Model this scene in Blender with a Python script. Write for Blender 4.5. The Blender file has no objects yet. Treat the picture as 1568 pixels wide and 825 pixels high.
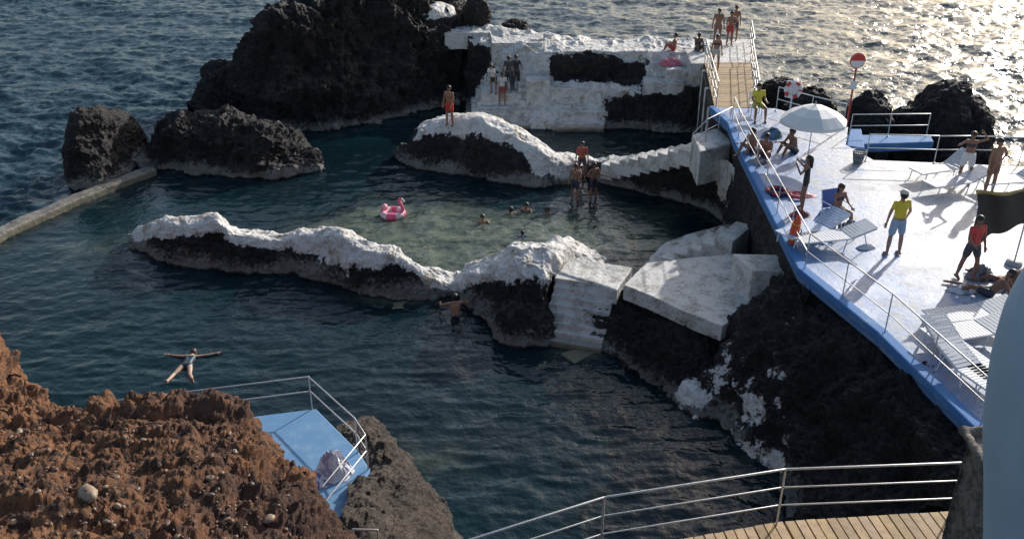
import bpy, math, random
import numpy as np
from mathutils import Vector, Matrix, Quaternion
random.seed(7); rng=np.random.default_rng(7)
scn=bpy.context.scene
# ---------------------------------------------------------------- survey constants (metres)
F=1400.0; CX=784.0; CY=412.5; PIT=math.radians(26.6); HC=13.5
cp,sp=math.cos(PIT),math.sin(PIT)
def P(px,py,z=0.0):
    k=(CY-py)/F; dx=(px-CX)/F; dy=cp+k*sp; dz=-sp+k*cp
    t=(z-HC)/dz
    return Vector((dx*t,dy*t,z))
def Q(px,y,z):
    return Vector(((px-CX)/F*(y*cp-(z-HC)*sp),y,z))
def zfor(y,py):
    k=(CY-py)/F
    return HC+y*(k*cp-sp)/(cp+k*sp)
# ---------------------------------------------------------------- numpy noise
def _h(x,y,z):
    n=(x*374761393+y*668265263+z*1274126177)&0xffffffff
    n=((n^(n>>13))*1274126177)&0xffffffff
    n=(n^(n>>16))&0xffffffff
    return n.astype(np.float64)/4294967295.0
def vnoise(p):
    i=np.floor(p).astype(np.int64); f=p-i; u=f*f*(3-2*f)
    x,y,z=i[:,0],i[:,1],i[:,2]; ux,uy,uz=u[:,0],u[:,1],u[:,2]
    def L(a,b,t): return a+(b-a)*t
    c00=L(_h(x,y,z),_h(x+1,y,z),ux); c10=L(_h(x,y+1,z),_h(x+1,y+1,z),ux)
    c01=L(_h(x,y,z+1),_h(x+1,y,z+1),ux); c11=L(_h(x,y+1,z+1),_h(x+1,y+1,z+1),ux)
    return L(L(c00,c10,uy),L(c01,c11,uy),uz)
def fbm(p,o=4,g=.5):
    s=0;a=1;t=0;q=p.copy()
    for k in range(o):
        s=s+a*vnoise(q); t+=a; a*=g; q=q*2.03+17.1
    return s/t
def ridged(p,o=4,g=.5):
    s=0;a=1;t=0;q=p.copy()
    for k in range(o):
        s=s+a*(1-np.abs(2*vnoise(q)-1)); t+=a; a*=g; q=q*2.1+9.3
    return s/t
# ---------------------------------------------------------------- materials
def newmat(name):
    m=bpy.data.materials.new(name); m.use_nodes=True
    nt=m.node_tree; b=nt.nodes['Principled BSDF']; return m,nt,b
def noise_node(nt,scale,detail=5,rough=.6,vec=None,dist=0):
    n=nt.nodes.new('ShaderNodeTexNoise'); n.inputs['Scale'].default_value=scale
    n.inputs['Detail'].default_value=detail; n.inputs['Roughness'].default_value=rough
    n.inputs['Distortion'].default_value=dist
    if vec is None:
        g=nt.nodes.new('ShaderNodeNewGeometry'); vec=g.outputs['Position']
    nt.links.new(vec,n.inputs['Vector']); return n.outputs['Fac']
def math_n(nt,op,a,b=None,clamp=False):
    n=nt.nodes.new('ShaderNodeMath'); n.operation=op; n.use_clamp=clamp
    for i,v in enumerate((a,b)):
        if v is None: continue
        if isinstance(v,(int,float)): n.inputs[i].default_value=v
        else: nt.links.new(v,n.inputs[i])
    return n.outputs[0]
def ramp(nt,fac,stops,interp='LINEAR'):
    r=nt.nodes.new('ShaderNodeValToRGB'); cr=r.color_ramp; cr.interpolation=interp
    while len(cr.elements)<len(stops): cr.elements.new(.5)
    for e,(p,c) in zip(cr.elements,stops):
        e.position=p; e.color=(c[0],c[1],c[2],1) if not isinstance(c,(int,float)) else (c,c,c,1)
    nt.links.new(fac,r.inputs[0]); return r.outputs[0]
def mix(nt,fac,a,b):
    n=nt.nodes.new('ShaderNodeMix'); n.data_type='RGBA'
    if isinstance(fac,(int,float)): n.inputs[0].default_value=fac
    else: nt.links.new(fac,n.inputs[0])
    for s,v in ((6,a),(7,b)):
        if isinstance(v,tuple): n.inputs[s].default_value=(*v,1)
        else: nt.links.new(v,n.inputs[s])
    return n.outputs[2]
def bump(nt,b,h,dist=.05,strength=1.0):
    n=nt.nodes.new('ShaderNodeBump'); n.inputs['Distance'].default_value=dist; n.inputs['Strength'].default_value=strength
    nt.links.new(h,n.inputs['Height']); nt.links.new(n.outputs[0],b.inputs['Normal']); return n
def ss(nt,v,lo,hi):
    n=nt.nodes.new('ShaderNodeMapRange'); n.interpolation_type='SMOOTHSTEP'
    nt.links.new(v,n.inputs[0]); n.inputs[1].default_value=lo; n.inputs[2].default_value=hi
    return n.outputs[0]
def posz(nt):
    g=nt.nodes.new('ShaderNodeNewGeometry'); s=nt.nodes.new('ShaderNodeSeparateXYZ')
    nt.links.new(g.outputs['Position'],s.inputs[0]); return s.outputs

def rock_material(name,dark,brown,saltamt=.6,salth=.7):
    m,nt,b=newmat(name)
    at=nt.nodes.new('ShaderNodeAttribute'); at.attribute_name='paint'
    n1=noise_node(nt,1.3,8,.72); n2=noise_node(nt,7,7,.75); n3=noise_node(nt,34,5,.75); n4=noise_node(nt,.5,4,.6)
    base=mix(nt,ss(nt,n1,.42,.64),dark,brown)
    base=mix(nt,math_n(nt,'MULTIPLY',ss(nt,n2,.42,.60),.85),base,(dark[0]*.3,dark[1]*.3,dark[2]*.33))
    lt=math_n(nt,'MULTIPLY',ss(nt,math_n(nt,'ADD',n3,math_n(nt,'MULTIPLY',n1,.6)),.86,1.02),.5)
    base=mix(nt,lt,base,(brown[0]*2.4,brown[1]*2.4,brown[2]*2.4))
    z=posz(nt)[2]
    nn=math_n(nt,'ADD',math_n(nt,'MULTIPLY',n2,1.0),math_n(nt,'ADD',math_n(nt,'MULTIPLY',n3,.45),math_n(nt,'MULTIPLY',n4,.9)))
    hgt=math_n(nt,'SUBTRACT',nn,math_n(nt,'DIVIDE',z,salth*1.9))
    salt=math_n(nt,'MULTIPLY',ss(nt,hgt,.86,1.06),saltamt)
    wet=ss(nt,math_n(nt,'ADD',z,math_n(nt,'MULTIPLY',n1,.15)),.11,.17)
    base=mix(nt,math_n(nt,'MULTIPLY',salt,wet),base,(.42,.40,.37))
    pn=math_n(nt,'ADD',at.outputs['Fac'],math_n(nt,'MULTIPLY',math_n(nt,'SUBTRACT',math_n(nt,'ADD',math_n(nt,'MULTIPLY',n1,.75),math_n(nt,'MULTIPLY',n2,.25)),.5),2.2))
    pf=ss(nt,pn,.47,.52)
    stain=noise_node(nt,2.2,8,.78); 
    white=mix(nt,ss(nt,stain,.46,.66),(.64,.62,.59),(.38,.355,.32))
    white=mix(nt,ss(nt,noise_node(nt,1.1,6,.7),.54,.66),white,(.33,.27,.19))
    chip=ss(nt,math_n(nt,'ADD',n3,math_n(nt,'MULTIPLY',n2,.6)),.88,.95)
    pf=math_n(nt,'MULTIPLY',pf,math_n(nt,'SUBTRACT',1.0,math_n(nt,'MULTIPLY',chip,.85)))
    col=mix(nt,pf,base,white)
    nt.links.new(col,b.inputs['Base Color'])
    rr=ramp(nt,n2,[(.35,.4),(.6,.85)]); nt.links.new(math_n(nt,'MAXIMUM',rr,math_n(nt,'MULTIPLY',pf,.6)),b.inputs['Roughness'])
    hh=math_n(nt,'ADD',math_n(nt,'MULTIPLY',n2,1.0),math_n(nt,'MULTIPLY',n3,.45))
    hh=math_n(nt,'ADD',hh,math_n(nt,'MULTIPLY',pf,.06))
    bn=bump(nt,b,hh,.24,1)
    st=math_n(nt,'SUBTRACT',1.0,math_n(nt,'MULTIPLY',pf,.86)); nt.links.new(st,bn.inputs['Strength'])
    return m
ROCK=rock_material('lava_rock',(.030,.027,.029),(.062,.052,.047),.9,.85)
ROCKB=rock_material('brown_lava_rock',(.10,.07,.05),(.17,.12,.085),.25,.3)

def hill_mat():
    m,nt,b=newmat('red_tuff')
    n1=noise_node(nt,.8,8,.72); n2=noise_node(nt,5,8,.75); n3=noise_node(nt,35,6,.75)
    xy=posz(nt)
    gr=math_n(nt,'ADD',n1,math_n(nt,'MULTIPLY',math_n(nt,'ADD',xy[0],4.0),.06))
    c=mix(nt,ss(nt,gr,.38,.62),(.28,.13,.06),(.105,.052,.036))
    c=mix(nt,ss(nt,n2,.46,.62),c,(.058,.032,.026))
    c=mix(nt,math_n(nt,'MULTIPLY',ss(nt,n3,.58,.72),.5),c,(.32,.21,.14))
    nt.links.new(c,b.inputs['Base Color']); b.inputs['Roughness'].default_value=.92
    bump(nt,b,math_n(nt,'ADD',n2,math_n(nt,'MULTIPLY',n3,.45)),.09,1); return m
HILL=hill_mat()

def white_mat(name='white_paint',c1=(.64,.62,.59),c2=(.42,.40,.36)):
    m,nt,b=newmat(name)
    n1=noise_node(nt,1.8,8,.75); n2=noise_node(nt,14,6,.7); n3=noise_node(nt,45,3,.6)
    c=mix(nt,ss(nt,n1,.44,.62),c1,c2)
    c=mix(nt,ss(nt,math_n(nt,'ADD',n2,math_n(nt,'MULTIPLY',n1,.5)),.82,.90),c,(.16,.145,.13))
    z=posz(nt)[2]
    c=mix(nt,math_n(nt,'SUBTRACT',1.0,ss(nt,math_n(nt,'ADD',z,math_n(nt,'MULTIPLY',n1,.3)),.2,.5)),c,(.16,.15,.10))
    nt.links.new(c,b.inputs['Base Color']); b.inputs['Roughness'].default_value=.6
    bump(nt,b,math_n(nt,'ADD',n2,math_n(nt,'MULTIPLY',n3,.5)),.025,.8); return m
WHITE=white_mat()

def deck_mat():
    m,nt,b=newmat('terrace_paint')
    n1=noise_node(nt,.5,8,.7,dist=.6); n2=noise_node(nt,4,8,.78); n3=noise_node(nt,40,4,.6)
    xy=posz(nt)
    f=math_n(nt,'ADD',math_n(nt,'MULTIPLY',n1,.65),math_n(nt,'MULTIPLY',n2,.35))
    fx=math_n(nt,'MULTIPLY',math_n(nt,'SUBTRACT',xy[0],9.9),.03)
    c=mix(nt,ss(nt,math_n(nt,'ADD',f,fx),.45,.56),(.09,.21,.44),(.43,.46,.50))
    c=mix(nt,math_n(nt,'MULTIPLY',ss(nt,n2,.50,.62),.75),c,(.19,.22,.28))
    nt.links.new(c,b.inputs['Base Color'])
    r=ramp(nt,n1,[(.35,.26),(.6,.6)]); nt.links.new(r,b.inputs['Roughness'])
    bump(nt,b,math_n(nt,'ADD',n2,math_n(nt,'MULTIPLY',n3,.4)),.025,.9); return m
DECK=deck_mat()
def blue_mat(name,c1,c2,r=.5,sc=2.2):
    m,nt,b=newmat(name)
    n1=noise_node(nt,sc,7,.7); n2=noise_node(nt,22,5,.7)
    c=mix(nt,ss(nt,n1,.45,.7),c1,c2); c=mix(nt,ss(nt,n2,.66,.76),c,(.5,.55,.6))
    nt.links.new(c,b.inputs['Base Color']); b.inputs['Roughness'].default_value=r
    bump(nt,b,n2,.01,.5); return m
BLUE=blue_mat('blue_paint',(.05,.18,.44),(.11,.25,.44),.8)
BLUEP=blue_mat('platform_blue_paint',(.11,.26,.46),(.18,.33,.50),.7)
PALE=blue_mat('pale_blue_plaster',(.34,.46,.58),(.38,.50,.61),.75)
def stone_mat():
    m,nt,b=newmat('rubble_stone')
    v=nt.nodes.new('ShaderNodeTexVoronoi'); v.inputs['Scale'].default_value=6
    g=nt.nodes.new('ShaderNodeNewGeometry'); nt.links.new(g.outputs['Position'],v.inputs['Vector'])
    n2=noise_node(nt,12,6,.75)
    c=mix(nt,ss(nt,n2,.35,.66),(.10,.085,.075),(.33,.29,.26))
    nt.links.new(c,b.inputs['Base Color']); b.inputs['Roughness'].default_value=.9
    bump(nt,b,math_n(nt,'ADD',v.outputs['Distance'],n2),.08,1); return m
STONE=stone_mat()
def metal_mat():
    m,nt,b=newmat('galvanised_steel'); n=noise_node(nt,20,4,.6)
    nt.links.new(ramp(nt,n,[(.3,(.45,.45,.45)),(.75,(.66,.66,.65))]),b.inputs['Base Color'])
    b.inputs['Metallic'].default_value=.6; b.inputs['Roughness'].default_value=.4; return m
METAL=metal_mat()
def attr_mat(name,rough=.6,bs=60):
    m,nt,b=newmat(name); a=nt.nodes.new('ShaderNodeAttribute'); a.attribute_name='Col'
    n=noise_node(nt,bs,4,.6); c=mix(nt,math_n(nt,'MULTIPLY',ss(nt,n,.4,.75),.18),a.outputs['Color'],(.05,.04,.035))
    nt.links.new(c,b.inputs['Base Color']); b.inputs['Roughness'].default_value=rough
    bump(nt,b,n,.004,.5)
    return m
COL=attr_mat('coloured_surface',.55); SKIN=attr_mat('skin_and_cloth',.5,bs=35)
def wood_mat():
    m,nt,b=newmat('decking_wood'); a=nt.nodes.new('ShaderNodeAttribute'); a.attribute_name='Col'
    n=noise_node(nt,9,7,.7); n2=noise_node(nt,70,3,.6)
    c=mix(nt,math_n(nt,'MULTIPLY',ss(nt,n,.4,.7),.5),a.outputs['Color'],(.13,.09,.05))
    nt.links.new(c,b.inputs['Base Color']); b.inputs['Roughness'].default_value=.7
    bump(nt,b,math_n(nt,'ADD',n,n2),.008,.7); return m
WOOD=wood_mat()
# ---------------------------------------------------------------- mesh builder
class M:
    def __init__(s): s.v=[];s.f=[];s.c=[];s.mi=[];s.T=Matrix.Identity(4)
    def add(s,vs,fs,col=(.5,.5,.5),mi=0):
        o=len(s.v)
        for p in vs: s.v.append(tuple(s.T@Vector(p))); s.c.append(col)
        for f in fs: s.f.append(tuple(i+o for i in f)); s.mi.append(mi)
    def tube(s,a,b,ra,rb=None,n=8,col=(.5,.5,.5),mi=0,cap=True):
        a=Vector(a);b=Vector(b);rb=ra if rb is None else rb
        d=b-a
        if d.length<1e-6: return
        d.normalize(); u=d.orthogonal().normalized(); w=d.cross(u)
        prof=[(a,ra),(b,rb)]
        if cap: prof=[(a-d*ra*.92,ra*.35),(a-d*ra*.6,ra*.8),(a,ra),(b,rb),(b+d*rb*.6,rb*.8),(b+d*rb*.92,rb*.35)]
        vs=[];fs=[]
        for c,r in prof:
            for k in range(n):
                t=2*math.pi*k/n; vs.append(c+(u*math.cos(t)+w*math.sin(t))*r)
        for j in range(len(prof)-1):
            for k in range(n):
                k2=(k+1)%n; fs.append((j*n+k,j*n+k2,(j+1)*n+k2,(j+1)*n+k))
        fs.append(tuple(reversed(range(n)))); fs.append(tuple((len(prof)-1)*n+k for k in range(n)))
        s.add(vs,fs,col,mi)
    def path(s,pts,r,n=8,col=(.5,.5,.5),mi=0):
        for a,b in zip(pts[:-1],pts[1:]): s.tube(a,b,r,r,n,col,mi)
    def ell(s,c,r,col=(.5,.5,.5),mi=0,nu=12,nv=8,v0=-90,v1=90,R=None):
        vs=[];fs=[];R=R or Matrix.Identity(3)
        for j in range(nv+1):
            ph=math.radians(v0+(v1-v0)*j/nv)
            for k in range(nu):
                t=2*math.pi*k/nu
                vs.append(Vector(c)+R@Vector((r[0]*math.cos(ph)*math.cos(t),r[1]*math.cos(ph)*math.sin(t),r[2]*math.sin(ph))))
        for j in range(nv):
            for k in range(nu):
                k2=(k+1)%nu; fs.append((j*nu+k,j*nu+k2,(j+1)*nu+k2,(j+1)*nu+k))
        s.add(vs,fs,col,mi)
    def box(s,c,size,col=(.5,.5,.5),mi=0,R=None,yaw=0):
        R=R or Matrix.Rotation(yaw,3,'Z'); x,y,z=[q/2 for q in size]
        vs=[Vector(c)+R@Vector((i*x,j*y,k*z)) for i in(-1,1) for j in(-1,1) for k in(-1,1)]
        s.add(vs,[(0,1,3,2),(4,6,7,5),(0,4,5,1),(2,3,7,6),(0,2,6,4),(1,5,7,3)],col,mi)
    def prism(s,poly,z0,z1,col=(.5,.5,.5),mi=0):
        poly=[(p[0],p[1]) for p in poly]
        A=sum(poly[i][0]*poly[(i+1)%len(poly)][1]-poly[(i+1)%len(poly)][0]*poly[i][1] for i in range(len(poly)))
        if A<0: poly=poly[::-1]
        n=len(poly); vs=[(x,y,z0) for x,y in poly]+[(x,y,z1) for x,y in poly]
        s.add(vs,[tuple(reversed(range(n))),tuple(range(n,2*n))]+[(i,(i+1)%n,n+(i+1)%n,n+i) for i in range(n)],col,mi)
    def torus(s,c,R0,r,col,mi=0,nu=28,nv=8,Rm=None,col2=None):
        Rm=Rm or Matrix.Identity(3)
        for k in range(nu):
            t0=2*math.pi*k/nu;t1=2*math.pi*(k+1)/nu;vs=[];fs=[]
            for t in(t0,t1):
                for j in range(nv):
                    a=2*math.pi*j/nv; rr=R0+r*math.cos(a)
                    vs.append(Vector(c)+Rm@Vector((rr*math.cos(t),rr*math.sin(t),r*math.sin(a))))
            for j in range(nv):
                j2=(j+1)%nv; fs.append((j,nv+j,nv+j2,j2))
            s.add(vs,fs,col2 if (col2 and (k//(nu//8))%2) else col,mi)
    def obj(s,name,mats,smooth=False,bevel=0,rough=0,vox=.035,fine=.35):
        me=bpy.data.meshes.new(name); me.from_pydata(s.v,[],s.f)
        ca=me.color_attributes.new('Col','FLOAT_COLOR','POINT')
        arr=np.ones((len(s.v),4)); arr[:,:3]=np.array(s.c); ca.data.foreach_set('color',arr.ravel())
        for m in (mats if isinstance(mats,(list,tuple)) else [mats]): me.materials.append(m)
        me.polygons.foreach_set('material_index',s.mi)
        if smooth: me.polygons.foreach_set('use_smooth',[True]*len(s.f))
        me.update(); o=bpy.data.objects.new(name,me); scn.collection.objects.link(o)
        if rough:
            r=o.modifiers.new('r','REMESH'); r.mode='VOXEL'; r.voxel_size=vox; r.use_smooth_shade=False
            for ns,st in((.9,rough),(.22,rough*fine)):
                t=bpy.data.textures.new('hand_trowelled','CLOUDS'); t.noise_scale=ns; t.noise_depth=3
                d=o.modifiers.new('d','DISPLACE'); d.texture=t; d.strength=st; d.mid_level=.5; d.texture_coords='GLOBAL'
        elif bevel:
            b=o.modifiers.new('bevel','BEVEL'); b.width=bevel; b.segments=2; b.limit_method='ANGLE'
        return o
def grid_obj(name,G,mat,paint=None,shallow=None,extra=None):
    R,C,_=G.shape; v=G.reshape(-1,3)
    me=bpy.data.meshes.new(name)
    idx=np.arange(R*C).reshape(R,C)
    q=np.stack([idx[:-1,:-1],idx[:-1,1:],idx[1:,1:],idx[1:,:-1]],-1).reshape(-1,4)
    me.vertices.add(len(v)); me.vertices.foreach_set('co',v.ravel())
    me.loops.add(q.size); me.loops.foreach_set('vertex_index',q.ravel())
    me.polygons.add(len(q)); me.polygons.foreach_set('loop_start',np.arange(len(q))*4)
    me.polygons.foreach_set('use_smooth',np.ones(len(q),bool))
    me.update(calc_edges=True)
    for nm,a in(('paint',paint),('shallow',shallow),('open',extra)):
        if a is not None:
            t=me.attributes.new(nm,'FLOAT','POINT'); t.data.foreach_set('value',a.ravel().astype(np.float32))
    me.materials.append(mat); o=bpy.data.objects.new(name,me); scn.collection.objects.link(o); return o
def cr(A,n,k=.6):
    K=A.shape[0]
    if K==2:
        t=np.linspace(0,1,n).reshape(-1,1,1); return A[0]*(1-t)+A[1]*t
    E=np.concatenate([2*A[:1]-A[1:2],A,2*A[-1:]-A[-2:-1]],0)
    t=np.linspace(0,K-1-1e-6,n); i=t.astype(int); f=(t-i).reshape(-1,1,1)
    p0,p1,p2,p3=E[i],E[i+1],E[i+2],E[i+3]
    cm=.5*(2*p1+(p2-p0)*f+(2*p0-5*p1+4*p2-p3)*f**2+(3*p1-p0-3*p2+p3)*f**3)
    ln=p1*(1-f)+p2*f
    return cm*k+ln*(1-k)
def loft(name,rows,mat,n=300,m=160,amp=.22,sc=1.0,seed=0,flatpaint=.62,fine=.07,k=.6):
    A=np.array([[list(p) for p in r] for r in rows],float)
    A=cr(A,m,k); A=np.transpose(cr(np.transpose(A,(1,0,2)),n),(1,0,2))
    G=A[:,:,:3]; pa=np.clip(A[:,:,3],-.3,1.3)
    du=np.gradient(G,axis=1); dv=np.gradient(G,axis=0); nr=np.cross(du,dv); nr/=np.linalg.norm(nr,axis=2,keepdims=True)+1e-9
    p=G.reshape(-1,3)+seed*13.7; nf=nr.reshape(-1,3)
    pc=np.clip(pa,0,1).reshape(-1,1)
    pp=1-flatpaint*pc; a=amp*pp
    wv=np.stack([fbm(p*.9*sc+k_*31,5,.62)-.5 for k_ in range(3)],1)*2.0
    pw=p+wv*.35
    big=(ridged(pw*.6*sc,4,.5)-.6)*2.0
    med=(ridged(pw*1.9*sc+5,4,.6)-.6)*1.5
    fin=(ridged(pw*6*sc+3,4,.65)-.58)*1.3
    D=nf*(big*amp+(med*.65)*a[:,0]*pp[:,0]).reshape(-1,1) + wv*a*.85 + nf*fin.reshape(-1,1)*fine*(1-.88*pc*(flatpaint>0))
    return grid_obj(name,(G.reshape(-1,3)+D).reshape(G.shape),mat,paint=pa)
def ridge(name,st,mat,**kw):
    rows=[[] for _ in range(7)]
    for s in st:
        px,pb,pt,d,d2,pt_,pf=s[:7]
        b=P(px,pb,0); u=Vector((b.x,b.y,0)).normalized()
        c=b+u*d; z=max(zfor(c.y,pt),.15)
        rows[0].append(tuple(b-u*.25+Vector((0,0,-1.2)))+(0,))
        rows[1].append(tuple(b)+(0,))
        rows[2].append(tuple(b+u*d*.30+Vector((0,0,z*.55)))+(pf,))
        rows[3].append(tuple(b+u*d*.56+Vector((0,0,z*.96)))+(pt_,))
        rows[4].append(tuple(c+Vector((0,0,z)))+(pt_,))
        rows[5].append(tuple(c+u*d2*.55+Vector((0,0,z*.80)))+(pt_,))
        rows[6].append(tuple(c+u*d2+Vector((0,0,-1.2)))+(0,))
    return loft(name,rows,mat,**kw)
# ---------------------------------------------------------------- sun / sky / camera
cam=bpy.data.cameras.new('camera'); co=bpy.data.objects.new('camera',cam); scn.collection.objects.link(co)
co.location=(0,0,HC); co.rotation_euler=(math.radians(90)-PIT,0,0); cam.sensor_width=36; cam.lens=36*F/1568
cam.clip_end=20000; cam.clip_start=.1; scn.camera=co
AZ,EL=math.radians(38),math.radians(24)
S=Vector((math.sin(AZ)*math.cos(EL),math.cos(AZ)*math.cos(EL),math.sin(EL)))
L=bpy.data.lights.new('sun','SUN'); L.energy=4.4; L.angle=math.radians(.6); L.color=(1,.955,.90)
lo=bpy.data.objects.new('sun',L); scn.collection.objects.link(lo); lo.rotation_euler=S.to_track_quat('Z','Y').to_euler(); lo.location=S*60
w=bpy.data.worlds.new('World'); scn.world=w; w.use_nodes=True; wt=w.node_tree
sk=wt.nodes.new('ShaderNodeTexSky'); sk.sky_type='NISHITA'; sk.sun_disc=False; sk.sun_elevation=EL; sk.sun_rotation=AZ
sk.dust_density=2.4; sk.air_density=1.1; wt.links.new(sk.outputs[0],wt.nodes['Background'].inputs[0]); wt.nodes['Background'].inputs[1].default_value=.15
scn.view_settings.view_transform='Standard'; scn.view_settings.look='None'; scn.view_settings.exposure=0
# ---------------------------------------------------------------- water
def inpoly(x,y,poly):
    ins=np.zeros(x.shape,bool); n=len(poly)
    for i in range(n):
        x0,y0=poly[i];x1,y1=poly[(i+1)%n]
        c=((y0>y)!=(y1>y))&(x<(x1-x0)*(y-y0)/((y1-y0) if abs(y1-y0)>1e-9 else 1e-9)+x0); ins^=c
    return ins
def polydist(x,y,poly):
    d=np.full(x.shape,1e9)
    for i in range(len(poly)):
        a=np.array(poly[i]);b=np.array(poly[(i+1)%len(poly)]);ab=b-a
        t=np.clip(((x-a[0])*ab[0]+(y-a[1])*ab[1])/(ab@ab+1e-9),0,1)
        d=np.minimum(d,np.hypot(x-a[0]-t*ab[0],y-a[1]-t*ab[1]))
    return d
poolpts=[(-60,0)]+[tuple(P(a,b)[:2]) for a,b in[(-260,480),(-60,385),(0,357),(110,305),(225,262),(318,190),(440,190),(740,150),(1086,150)]]+[(8.5,43),(8.5,0)]
def water():
    n,m=820,900
    s=np.linspace(-1,1,n); ys=np.concatenate([np.linspace(7,12,40,endpoint=False),np.geomspace(12,130,720),np.geomspace(131,6000,140)])
    Y=np.repeat(ys[:,None],n,1); X=s[None,:]*(Y*.78+12)
    x=X.ravel();y=Y.ravel()
    inn=inpoly(x,y,poolpts); d=polydist(x,y,poolpts)
    sea=np.where(inn,0,np.clip(d/1.5,0,1))
    p=np.stack([x,y,np.zeros_like(x)],1)
    warp=(fbm(p*.11,3)-.5)*6
    def wave(ang,wl,ph): 
        a=math.radians(ang); return np.sin((x*math.cos(a)+y*math.sin(a)+warp)*2*math.pi/wl+ph)
    w1=(fbm(p*np.array([.5,.8,1]),4,.6)-.5)*2
    w2=ridged(p*np.array([.6,1.1,1])+8,4,.6)-.6
    gust=.55+.9*fbm(p*.05+3,2)
    zs=(wave(250,7.5,0)*.08+wave(225,4.3,1)*.05+w1*.17+w2*.46)*gust
    q=(fbm(p*1.1,4,.6)-.5)*.10+(ridged(p*np.array([.9,2.0,1])+4,4,.55)-.6)*.12
    fade=np.clip(1-(y-120)/200,0.0,1)
    z=sea*zs*fade+(1-sea)*q*.8*(.5+1.0*fbm(p*.2+7,2))
    def blob(px,py,rx,ry,a):
        c=P(px,py); return a*np.exp(-(((x-c.x)/rx)**2+((y-c.y)/ry)**2))
    sh=blob(700,385,2.8,2.2,1.1)+blob(560,340,2.8,1.6,.65)+blob(640,345,2.5,1.7,.7)+blob(640,300,3,1.2,.3)+blob(820,360,2.8,1.8,.7)+blob(980,370,2.2,1.6,.7)+blob(620,456,1.8,.5,.7)+blob(160,385,3,2,.4)+blob(890,540,1.0,.5,.8)+blob(980,325,2,1,.4)+blob(820,225,3,2,.35)+blob(650,700,1.6,1.4,.35)+blob(1120,700,.8,.8,.4)
    sh*= .25+1.35*fbm(p*.8+40,5,.6)
    sh=np.where(inn,sh,0)
    G=np.stack([x,y,z],1).reshape(Y.shape+(3,))
    m_,nt,b=newmat('sea_water')
    at=nt.nodes.new('ShaderNodeAttribute'); at.attribute_name='shallow'
    ao=nt.nodes.new('ShaderNodeAttribute'); ao.attribute_name='open'
    n1=noise_node(nt,.12,4,.5); n5=noise_node(nt,1.3,6,.7)
    deep=mix(nt,ss(nt,n1,.35,.7),(.004,.014,.019),(.005,.024,.030))
    sc_=mix(nt,ss(nt,n5,.4,.6),(.125,.145,.10),(.04,.062,.05))
    c=mix(nt,ss(nt,at.outputs['Fac'],.10,.85),deep,sc_)
    c=mix(nt,ao.outputs['Fac'],c,(.022,.052,.068))
    nt.links.new(c,b.inputs['Base Color']); b.inputs['IOR'].default_value=1.33
    nt.links.new(math_n(nt,'ADD',math_n(nt,'MULTIPLY',ao.outputs['Fac'],.15),.05),b.inputs['Roughness'])
    h=math_n(nt,'ADD',noise_node(nt,2.4,4,.5),math_n(nt,'MULTIPLY',noise_node(nt,8,2,.5),.2))
    bn=bump(nt,b,h,.10,.9)
    nt.links.new(math_n(nt,'ADD',math_n(nt,'MULTIPLY',ao.outputs['Fac'],.5),.5),bn.inputs['Strength'])
    return grid_obj('sea',G,m_,shallow=sh.reshape(Y.shape),extra=sea.reshape(Y.shape))
water()
# ---------------------------------------------------------------- rocks
ridge('sea_rock',[(305,186,175,.6,.8,0,0),(320,186,148,1,2,0,0),(342,187,112,1.6,3,0,0),(378,192,118,2.2,4,0,0),(396,196,82,2.8,5,0,0),(432,203,30,3.4,6,0,0),(482,200,2,4.2,7,0,0),(540,192,-18,5,7,0,0),(620,174,-26,5,7,0,0),(672,163,-12,4.8,6,.1,0),(706,158,18,4.4,5,.2,0),(735,153,60,3.6,4,.1,0),(758,152,110,2.4,3,0,0)],ROCK,n=700,m=320,amp=.75,sc=.8,seed=1,fine=.20)
ridge('sea_rock',[(112,292,284,.3,.5,0,0),(120,291,236,.7,1,0,0),(140,288,176,1.4,1.6,0,0),(165,280,170,1.5,1.7,0,0),(198,264,174,1.5,1.6,0,0),(216,250,194,1.2,1.4,0,0),(228,240,234,.5,.6,0,0)],ROCK,n=240,m=220,amp=.26,seed=2,fine=.10)
ridge('sea_rock',[(226,256,250,.3,.4,0,0),(250,260,218,1,1.2,0,0),(285,264,188,1.7,2,0,0),(310,266,196,1.8,2,0,0),(345,268,180,2,2.4,0,0),(400,271,186,2,2.4,0,0),(440,268,210,1.7,2,0,0),(468,262,230,1.2,1.4,0,0),(486,252,246,.4,.4,0,0)],ROCK,n=360,m=240,amp=.52,seed=3,fine=.15)
ridge('painted_rock_island',[(608,246,240,.3,.5,0,0),(630,256,228,.7,1,.0,0),(650,261,192,1.2,1.6,.7,.0),(690,265,178,1.6,1.9,1,.0),(740,273,181,1.7,1.9,1,.0),(788,282,198,1.6,1.9,1,.15),(822,287,216,1.4,1.5,1,.8),(846,283,236,1.1,1.2,1,.8),(880,274,242,.9,1.2,1,.4),(915,268,243,.8,1.2,1,.4),(950,280,245,1.0,1.2,1,.2),(962,282,252,.9,1.1,.9,.1)],ROCK,n=520,m=240,amp=.30,seed=4,fine=.12,flatpaint=.7)
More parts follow.
